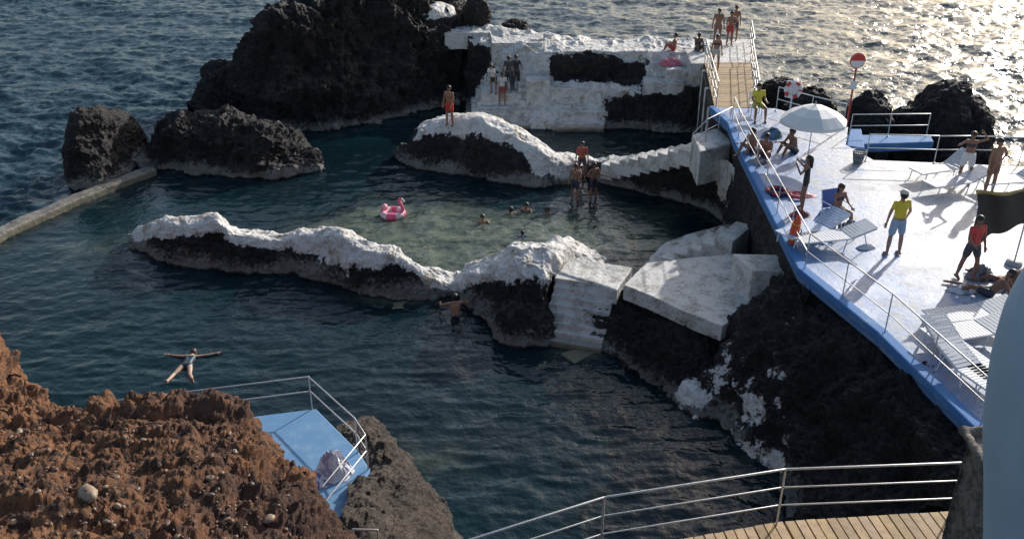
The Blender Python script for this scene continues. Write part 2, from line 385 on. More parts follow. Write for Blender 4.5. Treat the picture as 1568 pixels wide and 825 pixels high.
ridge('painted_rock_ridge',[(204,381,375,.3,.4,.3,.1),(220,388,352,.7,.9,1,.35),(250,404,341,1.0,1.1,1,.2),(300,410,338,1.1,1.2,1,.1),(345,414,332,1.1,1.2,1,.1),(366,415,349,.9,1.1,1,.1),(400,416,357,.9,1.0,1,.2),(440,418,360,.9,1.0,1,.15),(480,428,353,1.1,1.0,1,.45),(520,437,350,1.2,1.1,1,.65),(555,448,366,1.1,1.0,1,.5),(585,454,378,1.0,.9,.8,.3),(615,457,386,1.0,.9,.55,.15),(645,459,411,.7,.8,.75,.3),(675,459,425,.55,.8,1,.6),(702,457,424,.6,.8,1,.6),(722,475,410,1.1,.9,1,.2),(745,492,398,1.6,1.0,1,.05),(775,515,386,2.1,1.2,1,.0),(802,525,375,2.3,1.3,1,.0),(832,528,374,2.4,1.4,1,.0),(850,500,374,1.9,1.4,1,.1),(872,450,378,1.1,1.3,1,.8),(900,436,394,.8,1.0,1,1),(925,432,404,.6,.8,1,1)],ROCK,n=1000,m=260,amp=.24,seed=5,sc=1.25,fine=.12,flatpaint=.7)
cols=[716,744,780,822,870,915,955,1000,1045,1086,1100]
def trow(ys,zs,pa):
    ys=ys if isinstance(ys,list) else [ys]*10; zs=zs if isinstance(zs,list) else [zs]*10; pa=pa+[pa[-1]]
    ys=ys+[ys[-1]+1.6]; zs=zs+[zs[-1]]
    return [tuple(Q(c,y,z))+(p,) for c,y,z,p in zip(cols,ys,zs,pa)]
loft('painted_rock_terrace',[
 trow([44.2,43.2,42.2,41.6,41.4,41.4,41.4,41.2,41,41],-1.2,[0]*10),
 trow([44.6,43.6,42.6,41.9,41.7,41.7,41.7,41.5,41.3,41.3],0,[.1,.5,.7,.6,.6,.2,.0,0,0,0]),
 trow([45,44,43,42.3,42.1,42.1,42,41.7,41.5,41.5],.65,[.1,.7,1,1,.9,.4,.0,0,0,0]),
 trow([45.3,44.6,43.8,43.0,42.9,42.7,42.4,42.1,41.8,41.8],.95,[.1,.8,1,1,1,.8,.0,-.1,-.1,0]),
 trow([45.6,45,44.2,43.4,43.2,43,42.8,42.5,42.3,42.3],1.6,[.0,.6,1,1,.7,.8,.7,.2,.2,.4]),
 trow([46,45.6,44.8,43.9,43.8,43.7,43.7,43.4,43.2,43.2],1.8,[0,.1,1,.9,.0,-.1,-.1,.6,1,1]),
 trow([46.4,46,45.2,44.3,44.0,43.9,43.9,43.7,43.6,43.6],[2.7,2.7,2.8,2.9,2.75,2.75,2.75,2.7,2.8,2.9],[0,.1,1,.9,-.1,-.2,-.1,.7,1,1]),
 trow([46.6,46.3,45.6,44.8,44.5,44.4,44.4,44.3,44.2,44.2],[3.1,3.1,3.1,3.1,3.05,3.0,3.0,3.0,3.0,3.0],[.3,.9,1,1,1,1,1,1,1,1]),
 trow([48.5,48.3,48,47.6,47.4,47.2,47,47,47,47],[3.5,3.5,3.3,3.2,3.05,3,3,3,3,3],[.9,1,.8,1,1,1,1,1,1,1]),
 trow([50.5,50.3,49.8,49,48.7,48.5,48.5,48.5,48.5,48.5],-1.2,[0]*10)],ROCK,n=640,m=420,amp=.34,seed=6,sc=1.1,fine=.12,k=.2)
m=M()
def ledge(pa,pb,y0,y1,z0,z1):
    m.prism([Q(pa,y0,z1),Q(pb,y0,z1),Q(pb,y1,z1),Q(pa,y1,z1)],z0,z1)
for a in((722,812,42.4,44.6,-.3,.75),(736,806,43.1,45,.2,1.35),(806,842,42.7,46,.8,2.05),(850,925,41.4,42.8,-.3,.42),(858,932,41.8,43.4,-.2,.85),(838,1002,42.75,43.95,.8,1.72),(985,1048,42.4,43.9,1.5,2.1),(1020,1084,42.7,45.0,1.9,2.6),(832,1080,44.2,46.6,2.4,3.14),(680,752,46.9,48.6,2.6,3.45),(752,832,45.3,47.6,2.4,3.3)): ledge(*a)
m.obj('painted_ledges',WHITE,rough=.16,vox=.05,fine=.5)
def boulder(name,c,r,mat,amp=.25,seed=0,n=90,paint=0):
    rows=[]
    for j in range(9):
        ph=math.radians(-88+176*j/8); row=[]
        for k in range(13):
            t=2*math.pi*k/12
            row.append((c[0]+r[0]*math.cos(ph)*math.cos(t),c[1]+r[1]*math.cos(ph)*math.sin(t),c[2]+r[2]*math.sin(ph),paint*(ph>0)))
        rows.append(row)
    return loft(name,rows,mat,n=n*2,m=n,amp=amp,seed=seed,sc=1.2/max(.3,max(r)**.5))
c=Q(728,48.8,3.9); boulder('sea_rock',(c.x,c.y,3.9),(.6,.6,1.0),ROCK,.25,11)
c=Q(788,48.6,3.2); boulder('sea_rock',(c.x,c.y,3.1),(.75,.7,.7),ROCK,.25,12)
zt=zfor(48.5,6); c=Q(655,48.5,zt); boulder('painted_rock',(c.x,c.y,zt-.7),(1.5,1.2,.8),ROCK,.25,13,paint=1)
for (px,py,y,rx,ry,s) in [(1338,148,34.5,.95,1.2,14),(1440,138,35.0,1.75,1.6,15),(1490,160,34.6,.9,1.2,16),(1240,150,37,1.3,1,17),(1195,128,40,1.0,1,27)]:
    zt=zfor(y,py); c=Q(px,y,zt); boulder('sea_rock',(c.x,c.y,zt-2.3),(rx,ry,2.5),ROCK,.42,s,n=120)
base=[(905,272),(950,288),(1000,302),(1050,312),(1090,325),(1112,345),(1140,368)]
top=[(905,248,.7),(950,255,.85),(1000,249,1.35),(1050,238,2.0),(1085,240,2.2),(1125,250,2.6),(1150,300,2.6)]
rows=[[],[],[],[]]
pm=[.4,.2,0,.0,.6,.8,.3]
for (a,b),(c_,d,z),pmm in zip(base,top,pm):
    B=P(a,b,0);T=P(c_,d,z); rows[0].append((B.x,B.y-.3,-1.2,0)); rows[1].append((B.x,B.y,0,0))
    rows[2].append(((B.x*.6+T.x*.4),(B.y*.6+T.y*.4)-.1,z*.65,pmm)); rows[3].append((T.x,T.y+.2,z-.05,pmm+.3))
loft('painted_rock_slope',rows,ROCK,n=340,m=140,amp=.28,seed=7)
base=[(985,412),(1010,404),(1040,396),(1075,384),(1110,372),(1140,360)]
top=[(1000,398,.0),(1030,376,.2),(1055,366,.45),(1085,356,.7),(1115,350,1.0),(1148,345,1.4)]
rows=[[],[],[],[]]
for (a,b),(c_,d,z) in zip(base,top):
    B=P(a,b,0);T=P(c_,d,z); rows[0].append((B.x,B.y-.3,-1.2,.2)); rows[1].append((B.x,B.y,-.1,.5))
    rows[2].append(((B.x*.6+T.x*.4),(B.y*.6+T.y*.4),z*.5,1)); rows[3].append((T.x,T.y+.3,z,1.1))
loft('painted_rock_slope',rows,ROCK,n=200,m=110,amp=.14,seed=17)
tp=[(905,440,1.0),(945,448,1.25),(1000,457,1.35),(1045,478,1.3),(1105,502,1.25),(1155,470,1.6),(1222,425,3.1),(1275,462,3.2),(1345,517,3.2),(1420,590,3.2),(1492,662,3.2),(1600,770,3.2)]
bp_=[(922,522),(940,542),(965,562),(995,588),(1025,608),(1055,624),(1100,645),(1135,668),(1165,690),(1188,716),(1200,755),(1210,860)]
rows=[[],[],[],[],[]]
pl1=[0,.1,.15,.2,.3,.42,.46,.48,.50,.46,.1,0]; pl2=[0,0,0,0,.1,.25,.36,.34,.22,.05,0,0]; pl3=[0,0,0,0,0,0,.12,.2,.05,0,0,0]
for i,((a,b,z),(c_,d)) in enumerate(zip(tp,bp_)):
    T=P(a,b,z);B=P(c_,d,0)
    rows[0].append((B.x-.3,B.y-.3,-1.3,0)); rows[1].append((B.x,B.y,0,pl1[i]))
    for r,(t,h),pl_ in zip((2,3),((.35,.5),(.75,.85)),(pl2,pl3)):
        X=B.lerp(T,t); rows[r].append((X.x,X.y,z*h,pl_[i]))
    rows[4].append((T.x+.25,T.y+.15,z,0))
loft('rock_slope',rows,ROCK,n=700,m=320,amp=.42,seed=8,fine=.14,flatpaint=.3)
c=P(1085,608,.1); boulder('sea_rock',(c.x,c.y,.0),(.9,.6,.6),ROCK,.25,18,paint=.52)
c=P(945,530,.1); boulder('sea_rock',(c.x+.1,c.y,.0),(.5,.4,.35),ROCK,.15,19,paint=.45)
c=P(805,508,.1); boulder('sea_rock',(c.x,c.y-.0,.2),(.8,.6,.75),ROCK,.25,20)
m=M(); m.prism([P(a,b,.05) for a,b in[(858,540),(905,528),(914,537),(880,556)]],-.3,.05); m.prism([P(a,b,.02) for a,b in[(585,458),(660,458),(680,468),(600,472)]],-.3,.01); m.obj('concrete_slab',white_mat('wet_concrete',(.20,.19,.16),(.10,.10,.085)),rough=.06)
rows=[[],[],[],[],[]]
for (tx,ty,tz),(bx,by) in zip([(470,690,.9),(520,680,.9),(556,690,.9),(566,720,.95),(560,750,1.2),(550,790,1.5),(540,860,1.8)],[(560,640),(590,655),(625,690),(660,730),(695,770),(712,815),(730,900)]):
    T=P(tx,ty,tz);B=P(bx,by,0)
    rows[0].append((B.x+.2,B.y+.1,-1,0));rows[1].append((B.x,B.y,0,0))
    X=B.lerp(T,.3);rows[2].append((X.x,X.y,tz*.62,0)); X=B.lerp(T,.65);rows[3].append((X.x,X.y,tz*.95,0)); rows[4].append((T.x-.3,T.y,tz-.1,0))
loft('shore_rock',rows,ROCKB,n=300,m=200,amp=.22,seed=9,fine=.05)
cr_=[(-330,380,3.5),(-120,440,4.5),(0,520,5),(44,575,5.1),(75,600,5.3),(130,612,5.5),(200,610,5.8),(255,608,6),(310,600,6),(355,608,6),(405,646,6),(428,690,5.9),(468,708,5.8),(500,755,5.6),(536,825,5.4),(570,910,5.1)]
rows=[[] for _ in range(6)]
n_=len(cr_)
for i,(a,b,z) in enumerate(cr_):
    C=P(a,b,z); u=Vector((C.x+4.5,C.y-2,0)).normalized()
    rows[0].append(tuple(C+u*1.9+Vector((0,0,-z-1)))+(0,))
    rows[1].append(tuple(C+u*.55+Vector((0,0,-1.7)))+(0,))
    rows[2].append(tuple(C)+(0,))
    E=Vector((-8+8.2*i/(n_-1),3.2-1.2*i/(n_-1),7.6))
    for r,t in((3,.25),(4,.6),(5,1)):
        X=C.lerp(E,t); X.z+= .2*math.sin(t*math.pi); rows[r].append(tuple(X)+(0,))
hill=loft('hillside',rows,HILL,n=950,m=560,amp=.27,sc=1.5,seed=10,fine=.055)
# ---------------------------------------------------------------- seawall
m=M(); pts=[P(a,b,.25) for a,b in[(-330,520),(-60,385),(0,353),(60,326),(110,304),(170,280),(230,258)]]
W=.3
for i,(a,b) in enumerate(zip(pts[:-1],pts[1:])):
    d=(b-a); L_=d.length; m.box((a+b)/2-Vector((0,0,.75+.004*i)),(L_+.12,W*2,1.6),(.3,.28,.25),0,yaw=math.atan2(d.y,d.x))
m.obj('seawall',white_mat('seawall_concrete',(.24,.22,.19),(.10,.09,.085)),rough=.10,vox=.06)
# ---------------------------------------------------------------- stairs & platforms
def stairs(name,p0,p1,width,n,depth=.5,mat=WHITE,rough=.05,vox=.03):
    p0=Vector(p0);p1=Vector(p1);d=p1-p0;run=Vector((d.x,d.y,0)).length;yaw=math.atan2(d.y,d.x)
    m=M();m.T=Matrix.Translation(Vector((p0.x,p0.y,0)))@Matrix.Rotation(yaw,4,'Z')
    for i in range(n):
        zt=p0.z+d.z*(i+1)/n; x0=run*i/n; x1=run*(i+1)/n+.12
        j=random.uniform(-.04,.04); zb=zt-depth-d.z/n
        m.box(((x0+x1)/2,0,(zt+zb)/2),(x1-x0,width+.006*i+j,zt-zb),(.7,.7,.68))
    return m.obj(name,mat,rough=rough,vox=vox)
stairs('stone_stairs',P(874,534,.02),P(898,428,1.46),1.75,8,1.4,rough=.035,vox=.02)
stairs('stone_stairs',P(930,252,.75),P(1064,226,2.3),1.0,9,.45,rough=.04,vox=.025)
stairs('stone_stairs',P(1008,400,.1),P(1132,356,1.85),1.5,6,1.2,rough=.04,vox=.025)
stairs('stone_stairs',P(835,276,.05),P(868,246,.8),1.1,4,1.0,rough=.04,vox=.025)
stairs('stone_stairs',Q(772,41.6,0.1),Q(768,43.4,1.0),2.4,5,.8,rough=.06,vox=.04)
stairs('stone_stairs',Q(812,42.8,.9),Q(806,45.6,3.1),1.1,10,.8,rough=.06,vox=.04)
m=M()
m.prism([P(a,b,1.5) for a,b in[(872,392),(968,410),(945,444),(856,417)]],.7,1.5)
m.obj('concrete_landing',WHITE,rough=.10)
m=M()
m.prism([P(a,b,1.68) for a,b in[(955,436),(990,402),(1122,388),(1165,392),(1152,470),(1106,499),(1042,474),(996,452)]],1.22,1.68)
m.prism([P(a,b,2.6) for a,b in[(1122,388),(1222,390),(1246,420),(1152,414)]],1.0,2.6)
m.obj('concrete_platform',WHITE,rough=.05,vox=.03)
m=M(); m.prism([P(a,b,2.9) for a,b in[(1060,206),(1120,190),(1135,215),(1072,232)]],1.6,2.9); m.obj('concrete_block',WHITE,rough=.08)
# ---------------------------------------------------------------- sun terrace
edge=[(9.6,10.0),(8.4,13.6),(7.86,16.9),(7.02,19.95),(7.3,25),(7.57,29.8),(7.75,31.6),(7.5,33.6)]
poly=edge+[(9.9,33.5),(11.9,31.2),(11.2,29.3),(11.6,27.8),(16.1,27.2),(28,27),(28,6),(12,6)]
m=M(); m.prism(poly,3.2,3.5); m.obj('sun_terrace',DECK)
m=M(); 
for i,(a,b) in enumerate(zip(edge[:-1],edge[1:])):
    a=Vector((*a,3.515));b=Vector((*b,3.515));d=b-a
    nrm=Vector((d.y,-d.x,0)).normalized()*.08
    m.box((a+b)/2+nrm-Vector((0,0,.06+.003*(i%2))),(d.length+.1,.26,.20),(.2,.3,.6),yaw=math.atan2(d.y,d.x))
m.obj('terrace_kerb',BLUE,bevel=.03)
m=M(); m.prism([P(a,b,3.45) for a,b in[(1286,206),(1425,207),(1430,217),(1300,222)]],3.15,3.45); m.prism([(11.2,29.2),(11.9,31),(12.3,31),(11.7,28.9)],3.2,3.51);m.obj('blue_ledge',BLUE,bevel=.03)
def wall(name,pl,zt,zb,n,m_,amp,mat=ROCK,pa=0):
    rows=[]
    for t in(0,.33,.66,1):
        rows.append([(x,y,zt+(zb-zt)*t,pa) for x,y in pl])
    return loft(name,rows,mat,n=n,m=m_,amp=amp,seed=21)
rows=[[(x,y,1.0+.2*math.sin(x),0) for x in(11.2,13,15,17.2)] for y in(27.6,29,30.5,32)]
loft('rock_shelf',rows,ROCK,n=120,m=100,amp=.35,seed=22)
wall('terrace_wall',[(7.15,19.4),(7.15,20.1),(7.42,25),(7.7,29.8),(7.9,31.6),(7.65,33.7),(9,34.2),(12,31.6),(11.4,29.3),(11.75,27.6),(16,27.1),(28,26.9)],3.28,-1.2,800,110,.10)
# ---------------------------------------------------------------- wooden jetty & far platform
def boards(name,a0,a1,b0,b1,n,th=.05):
    m=M()
    a0,a1,b0,b1=map(Vector,(a0,a1,b0,b1))
    for i in range(n):
        t0=i/n;t1=(i+.86)/n
        q=[a0.lerp(a1,t0),b0.lerp(b1,t0),b0.lerp(b1,t1),a0.lerp(a1,t1)]
        g=random.uniform(.7,1.2); col=(.40*g,.27*g,.145*g*random.uniform(.8,1.15))
        dz=random.uniform(-.006,.006); dn=Vector((0,0,th))
        vs=[p+Vector((0,0,dz))-dn for p in q]+[p+Vector((0,0,dz)) for p in q]
        m.add(vs,[(3,2,1,0),(4,5,6,7),(0,1,5,4),(1,2,6,5),(2,3,7,6),(3,0,4,7)],col)
    return m.obj(name,WOOD)
jl0=Vector((7.65,33.6,3.5));jr0=Vector((9.25,33.7,3.5));jl1=Vector((8.85,41.8,3.2));jr1=Vector((10.95,41.8,3.2))
boards('wooden_jetty',jl0,jl1,jr0,jr1,48)
m=M()
m.prism([(8.2,41.8),(11.2,41.8),(12.2,46.8),(8.6,46.8)],2.5,3.15); m.prism([(8.9,42.4),(10.8,42.4),(11.4,46),(9.2,46)],-1,2.6)
for t in(.15,.5,.85):
    for A,B in((jl0,jl1),(jr0,jr1)):
        c=A.lerp(B,t); m.box((c.x,c.y,1),(.3,.3,4.3),(.5,.5,.5))
m.obj('concrete_pier',WHITE,rough=.06,vox=.06)
m=M(); m.prism([(7.6,33.9),(7.9,33.9),(9.0,41.7),(8.7,41.7)],-1,3.1); m.obj('jetty_wall',ROCK)
# ---------------------------------------------------------------- railings
def railing(name,pts,h=1.0,bars=(1.0,.5),sp_=1.6,r=.022,mat=METAL):
    m=M(); pts=[Vector(p) for p in pts]
    up=Vector((0,0,1))
    for b in bars: m.path([p+up*h*b for p in pts],r*(1.15 if b==1 else .85))
    for a,b in zip(pts[:-1],pts[1:]):
        n=max(1,round((b-a).length/sp_))
        for i in range(n): 
            p=a.lerp(b,i/n); m.tube(p,p+up*h,r,r); m.tube(p,p+up*.02,r*2.6,r*2.6,cap=False)
    p=pts[-1]; m.tube(p,p+up*h,r,r)
    return m.obj(name,mat,smooth=True)
e2=[Vector((x+.12,y,3.52)) for x,y in edge]
railing('metal_railing',e2[1:7],.95,(1,.5),1.5,.014)
railing('metal_railing',[jl0+Vector((.05,0,0)),jl1],1.0,(1,.66,.33),1.6,.02)
railing('metal_railing',[jr0,jr1,Vector((11.2,42.5,3.15)),Vector((12,46.5,3.15))],1.0,(1,.66,.33),1.6,.02)
railing('metal_railing',[P(1188,170,3.5),P(1240,185,3.5),P(1290,198,3.5)],.9,(1,.5),1.4,.018)
railing('metal_railing',[P(1300,210,3.45),P(1418,209,3.45)],.8,(1,.5),1.6,.018)
railing('metal_railing',[P(1325,247,3.5),P(1430,250,3.5),P(1480,250,3.5),P(1640,255,3.5)],.9,(1,.5),1.8,.018)
railing('metal_railing',[P(1058,238,2.4),P(1080,216,2.9),P(1118,196,2.9)],.8,(1,.5),1.0,.018)
rt=[P(a,b,5.3) for a,b in[(560,885),(720,826),(925,761),(1203,718),(1475,708)]]
m=M()
for k in(0,.32,.64): m.path([p-Vector((0,0,k)) for p in rt],.017 if k==0 else .012)
for p in rt[2:]+[rt[0]]: m.tube(p,p-Vector((0,0,1.05)),.017,.017)
m.tube(rt[-1],rt[-1]+Vector((-.35,-1.6,-1.0)),.016)
m.obj('metal_railing',METAL,smooth=True)
za=4.3
A0=P(1000,832,za);A1=P(1200,797,za);A2=P(1470,781,za)
back=Vector((.25,-2.2,0))
boards('boardwalk',A0,A1,A0+back,A1+back,13,.06)
boards('boardwalk',A1+Vector((.02,0,0)),A2,A1+back+Vector((.02,0,0)),A2+back,17,.06)
m=M(); 
for a,b in((A0,A1),(A1,A2)):
    for k in(.15,1.2):
        o_=back*k/2.2; m.box((a+b)/2+o_-Vector((0,0,.17)),((b-a).length,.1,.18),(.25,.18,.11),yaw=math.atan2((b-a).y,(b-a).x))
for p in(A0+back*.2,A1+back*.2,A2+back*.2): m.tube(p-Vector((0,0,.1)),p-Vector((0,0,5)),.09,.09,col=(.25,.2,.15))
m.obj('boardwalk_frame',WOOD)
# ---------------------------------------------------------------- stone parapet and blue rounded finial
def lathe(name,c,prof,mat,n=96,noise=0):
    rows=[]
    for z,r in prof:
        rows.append([(c[0]+r*math.cos(2*math.pi*k/48),c[1]+r*math.sin(2*math.pi*k/48),z,0) for k in range(49)])
    return loft(name,rows,mat,n=n*3,m=160,amp=noise,seed=31,fine=noise*.3)
lathe('round_blue_finial',(4.08,5.0),[(7.6,.48),(8.0,.50),(8.5,.57),(9.1,.69),(9.6,.80),(10.1,.86),(10.5,.86),(10.85,.79),(11.15,.64),(11.38,.38),(11.45,.02)],PALE,noise=.003)
pl=[(4.28,6.98),(4.28,6.2),(4.30,5.5),(3.45,5.3),(3.4,4.3),(6.5,4.3),(7.5,5.5),(7.5,7.0),(6,7.0),(4.28,6.98)]
rows=[[(5.5+(x-5.5)*.02,5.8+(y-5.8)*.02,8.3,0) for x,y in pl]]+[[(x,y,z,0) for x,y in pl] for z in(8.28,8.2,6.5,4.5,2,-1)]
loft('stone_parapet',rows,STONE,n=420,m=320,amp=.05,seed=33,fine=.04)
# ---------------------------------------------------------------- blue platform bottom left
m=M(); pp=[(388,637),(484,625),(549,690),(567,718),(532,784),(400,860),(300,700)]
m.prism([P(a,b,1.0) for a,b in pp],.8,1.0)
m.obj('bathing_platform',BLUEP,bevel=.03)
m=M()
q=[P(a,b,1.0) for a,b in[(180,665),(478,626),(548,692),(564,718),(500,800)]]
for k in(.9,.5): m.path([p+Vector((0,0,k)) for p in q],.016)
for i in(1,2,3): m.tube(q[i],q[i]+Vector((0,0,.9)),.018)
m.obj('metal_railing',METAL,smooth=True)
m=M(); a=P(540,810,2.2);b=P(578,811,2.2); m.path([a,b,b-Vector((0,.0,.9))],.02); m.path([a-Vector((0,0,.3)),b-Vector((0,0,.3))],.015); m.tube(a,a-Vector((0,0,1)),.02);m.obj('metal_railing',METAL,smooth=True)
def cloth(name,c,r,col,col2,seed,h=.2,cell=3.0):
    n=70; u=np.linspace(-1,1,n); X,Y=np.meshgrid(u,u); p=np.stack([X.ravel()*cell+seed,Y.ravel()*cell,np.full(n*n,seed*1.0)],1)
    rad=np.hypot(X,Y); a=1+.35*(fbm(p*.6,2)-.5).reshape(n,n)
    Z=h*np.clip(1-rad**2.2,0,1)*(.35+1.2*ridged(p,3).reshape(n,n))+.01
    X2=X*np.sqrt(np.maximum(1-Y**2*.45,0)); Y2=Y*np.sqrt(np.maximum(1-X**2*.45,0))
    G=np.stack([c[0]+X2*r[0]*a,c[1]+Y2*r[1]*a,c[2]+Z],2)
    o=grid_obj(name,G,COL); ca=o.data.color_attributes.new('Col','FLOAT_COLOR','POINT')
    st=fbm(p*1.2+9,3); k=((st>.5)[:,None]); arr=np.ones((n*n,4)); arr[:,:3]=np.where(k,np.array(col),np.array(col2)); ca.data.foreach_set('color',arr.ravel()); return o
c=P(512,724,1.0); cloth('beach_towel',c,(.40,.34),(.75,.75,.78),(.40,.41,.56),3.3,.42)
c=P(488,735,1.0); cloth('beach_towel',c,(.26,.30),(.20,.18,.42),(.7,.7,.75),5.3,.16)
# stones on the hillside
dg=bpy.context.evaluated_depsgraph_get(); dg.update()
def surf(px,py):
    """surveyed point: first surface on the sight line"""
    d=(P(px,py,0)-Vector((0,0,HC))).normalized(); ok,loc,*_=scn.ray_cast(dg,Vector((0,0,HC)),d); return loc
m=M()
def stone(p,r,col):
    z=p.z
    R=Matrix.Rotation(random.uniform(0,6),3,'Z')@Matrix.Rotation(random.uniform(-.4,.4),3,'X')
    s=len(m.v); m.ell((p.x,p.y,z+r*.15),(r*random.uniform(.9,1.4),r*random.uniform(.6,.9),r*random.uniform(.4,.65)),col,nu=10,nv=7,R=R)
    for i in range(s,len(m.v)):
        v=Vector(m.v[i]); m.v[i]=tuple(v+Vector((random.uniform(-1,1),random.uniform(-1,1),random.uniform(-1,1)))*r*.10)
for i in range(420):
    px=random.uniform(-20,520);py=random.uniform(640,860)
    if py<640+max(0,(px-330))*.9: continue
    p=surf(px,py)
    r=random.choice([.010,.014,.018,.024,.02,.035])
    g=random.uniform(.6,1.2); stone(p,r,random.choice([(.20*g,.125*g,.085*g),(.14*g,.08*g,.055*g),(.25*g,.19*g,.14*g)]))
for px,py,r in((135,757,.12),(325,733,.07),(245,712,.05),(30,660,.05),(180,775,.045),(412,795,.08),(20,800,.05)):
    stone(surf(px,py),r,(.30,.22,.15))
m.obj('hillside_stones',COL,smooth=True)

# ---------------------------------------------------------------- people
def V3(*a): return Vector(a)
def person(name,loc,yaw,h=1.72,la=((-.25,0,-1),(-.1,.25,-1)),ra=((.25,0,-1),(.1,.25,-1)),ll=((-.1,.03,-1),(-.03,-.03,-1)),rl=((.1,.03,-1),(.03,-.03,-1)),
           t=(0,.03,1),head=None,skin=(.36,.20,.13),top=None,bottom=(.4,.03,.03),hair=(.02,.014,.01),longhair=False,hat=None,anchor='feet',female=False,tilt=None,shortlen=.55,vox=.015,belly=False,onepiece=None,footdir=(0,1,0)):
    nz=lambda v:Vector(v).normalized()
    td=nz(t); hd=nz(head) if head else (td+V3(0,0,.6)).normalized()
    sx=V3(1,0,0); pel=V3(0,0,0); fw=td.cross(sx)
    sw=.155 if female else .18; hw=.095 if female else .085
    sh=[pel+td*.455+sx*s*sw for s in(-1,1)]; hp=[pel-td*.02+sx*s*hw for s in(-1,1)]
    caps=[]
    def C(a,b,ra_,rb,tag): caps.append((a,b,ra_,rb,tag))
    C(hp[0],hp[1],.098,.098,'pelvis')
    wr=.085 if female else (.105 if belly else .09)
    for s in(-1,1):
        C(pel+sx*s*.055,pel+td*.18+sx*s*.045,.095,wr,'waist')
        C(pel+td*.18+sx*s*.045,pel+td*.36+sx*s*.075,wr,.098 if not female else .085,'torso')
    if belly: C(pel+td*.1+fw*.05,pel+td*.2+fw*.05,.1,.09,'torso')
    C(pel+td*.36+sx*-.06,pel+td*.36+sx*.06,.1 if not female else .088,.1 if not female else .088,'torso')
    if female:
        for s in(-1,1): C(pel+td*.34+sx*s*.07+fw*.07,pel+td*.335+sx*s*.07+fw*.085,.052,.045,'bust')
    for s in(0,1): C(pel+td*.42,sh[s],.07,.055,'torso')
    nk=pel+td*.49; hc=nk+hd*.155
    C(pel+td*.45,nk+hd*.08,.058,.048,'neck')
    hf=(fw-hd*fw.dot(hd)).normalized(); hs=hf.cross(hd)
    C(hc+hd*.03-hf*.01,hc+hd*.0+hf*.0,.088,.084,'head'); C(hc-hd*.01+hf*.015,hc-hd*.07+hf*.035,.074,.046,'head')
    C(hc-hd*.005+hf*.085,hc-hd*.028+hf*.098,.010,.014,'head')
    for s in(-1,1): C(hc+hs*s*.082-hd*.005,hc+hs*s*.086-hd*.03,.016,.012,'head')
    hands=[]
    for s,(u1,u2) in zip((0,1),(la,ra)):
        u1,u2=nz(u1),nz(u2); e=sh[s]+u1*.285; w=e+u2*.25
        C(sh[s],e,.052 if not female else .043,.038 if not female else .033,'uarm'); C(e,w,.039 if not female else .034,.026,'farm')
        C(w,w+u2*.075,.027,.033,'hand'); hands.append((w,u2,s))
    for s,(u1,u2) in zip((0,1),(ll,rl)):
        u1,u2=nz(u1),nz(u2); k=hp[s]+u1*.43; a=k+u2*.42
        C(hp[s],k,.086,.055,'thigh'); C(k,k+u2*.14,.055,.056,'shin'); C(k+u2*.14,a,.056,.035,'shin')
        fd=nz(footdir); fd=(fd-u2*fd.dot(u2)*.9).normalized(); 
        C(a-fd*.045+u2*.045,a+fd*.13+u2*.055,.034,.03,'foot'); C(a,a+fd*.09+u2*.04,.036,.034,'foot')
        if bottom and shortlen>.25:
            C(hp[s],hp[s]+u1*.43*shortlen,.104,.092,'short')
    if top and not female: C(pel+td*.06-sx*.05,pel+td*.06+sx*.05,.115,.115,'torso')
    b=M()
    for a,bb,r1,r2,tg in caps: b.tube(a,bb,r1,r2,12)
    o=b.obj('tmp',SKIN); md=o.modifiers.new('r','REMESH'); md.mode='VOXEL'; md.voxel_size=vox
    sm=o.modifiers.new('s','SMOOTH'); sm.iterations=3; sm.factor=.5
    d=bpy.context.evaluated_depsgraph_get(); ev=o.evaluated_get(d); me=ev.to_mesh()
    nv=len(me.vertices); co_=np.empty(nv*3); me.vertices.foreach_get('co',co_); co_=co_.reshape(-1,3)
    fs=[tuple(p.vertices) for p in me.polygons]; ev.to_mesh_clear(); bpy.data.objects.remove(o)
    best=np.full(nv,1e9); idx=np.zeros(nv,int); tt=np.zeros(nv)
    for i,(a,bb,r1,r2,tg) in enumerate(caps):
        a=np.array(a);bb=np.array(bb);ab=bb-a; t_=np.clip(((co_-a)@ab)/(ab@ab+1e-12),0,1)
        dd=np.linalg.norm(co_-a-t_[:,None]*ab,axis=1)-(r1+(r2-r1)*t_); k=dd<best; best[k]=dd[k];idx[k]=i;tt[k]=t_[k]
    tags=np.array([c_[4] for c_ in caps])[idx]
    colr=np.tile(np.array(skin),(nv,1)).astype(float)
    tq=(co_@np.array(td))
    def setc(mask,c_): colr[mask]=c_
    if bottom:
        setc(np.isin(tags,['pelvis'])|((tags=='waist')&(tq<.10))|((tags=='thigh')&(tt<min(shortlen,.98)))|(tags=='short'),bottom)
        if shortlen>=1: setc(tags=='shin',bottom)
    if top is not None:
        if female and onepiece is None: setc((tags=='bust')|((tags=='torso')&(tq>.29)&(tq<.39)),top)
        else: setc(np.isin(tags,['torso','waist'])&(tq>=.07)|((tags=='uarm')&(tt<.6)),top)
    if onepiece: setc(np.isin(tags,['bust','waist','pelvis'])|((tags=='torso')&(tq<.42)),onepiece)
    m=M(); m.v=[tuple(x) for x in co_]; m.c=[tuple(x) for x in colr]; m.f=fs; m.mi=[0]*len(fs)
    Rh=Matrix((hs,hf,hd)).transposed()
    m.ell(hc+hd*.035-hf*.018,(.098,.108,.092),hair,v0=-8,v1=90,R=Rh)
    m.ell(hc+hd*.0-hf*.04,(.092,.082,.10),hair,v0=-60,v1=40,R=Rh)
    if longhair: m.tube(hc-hf*.07,hc-hf*.10-hd*.24,.07,.035,8,hair)
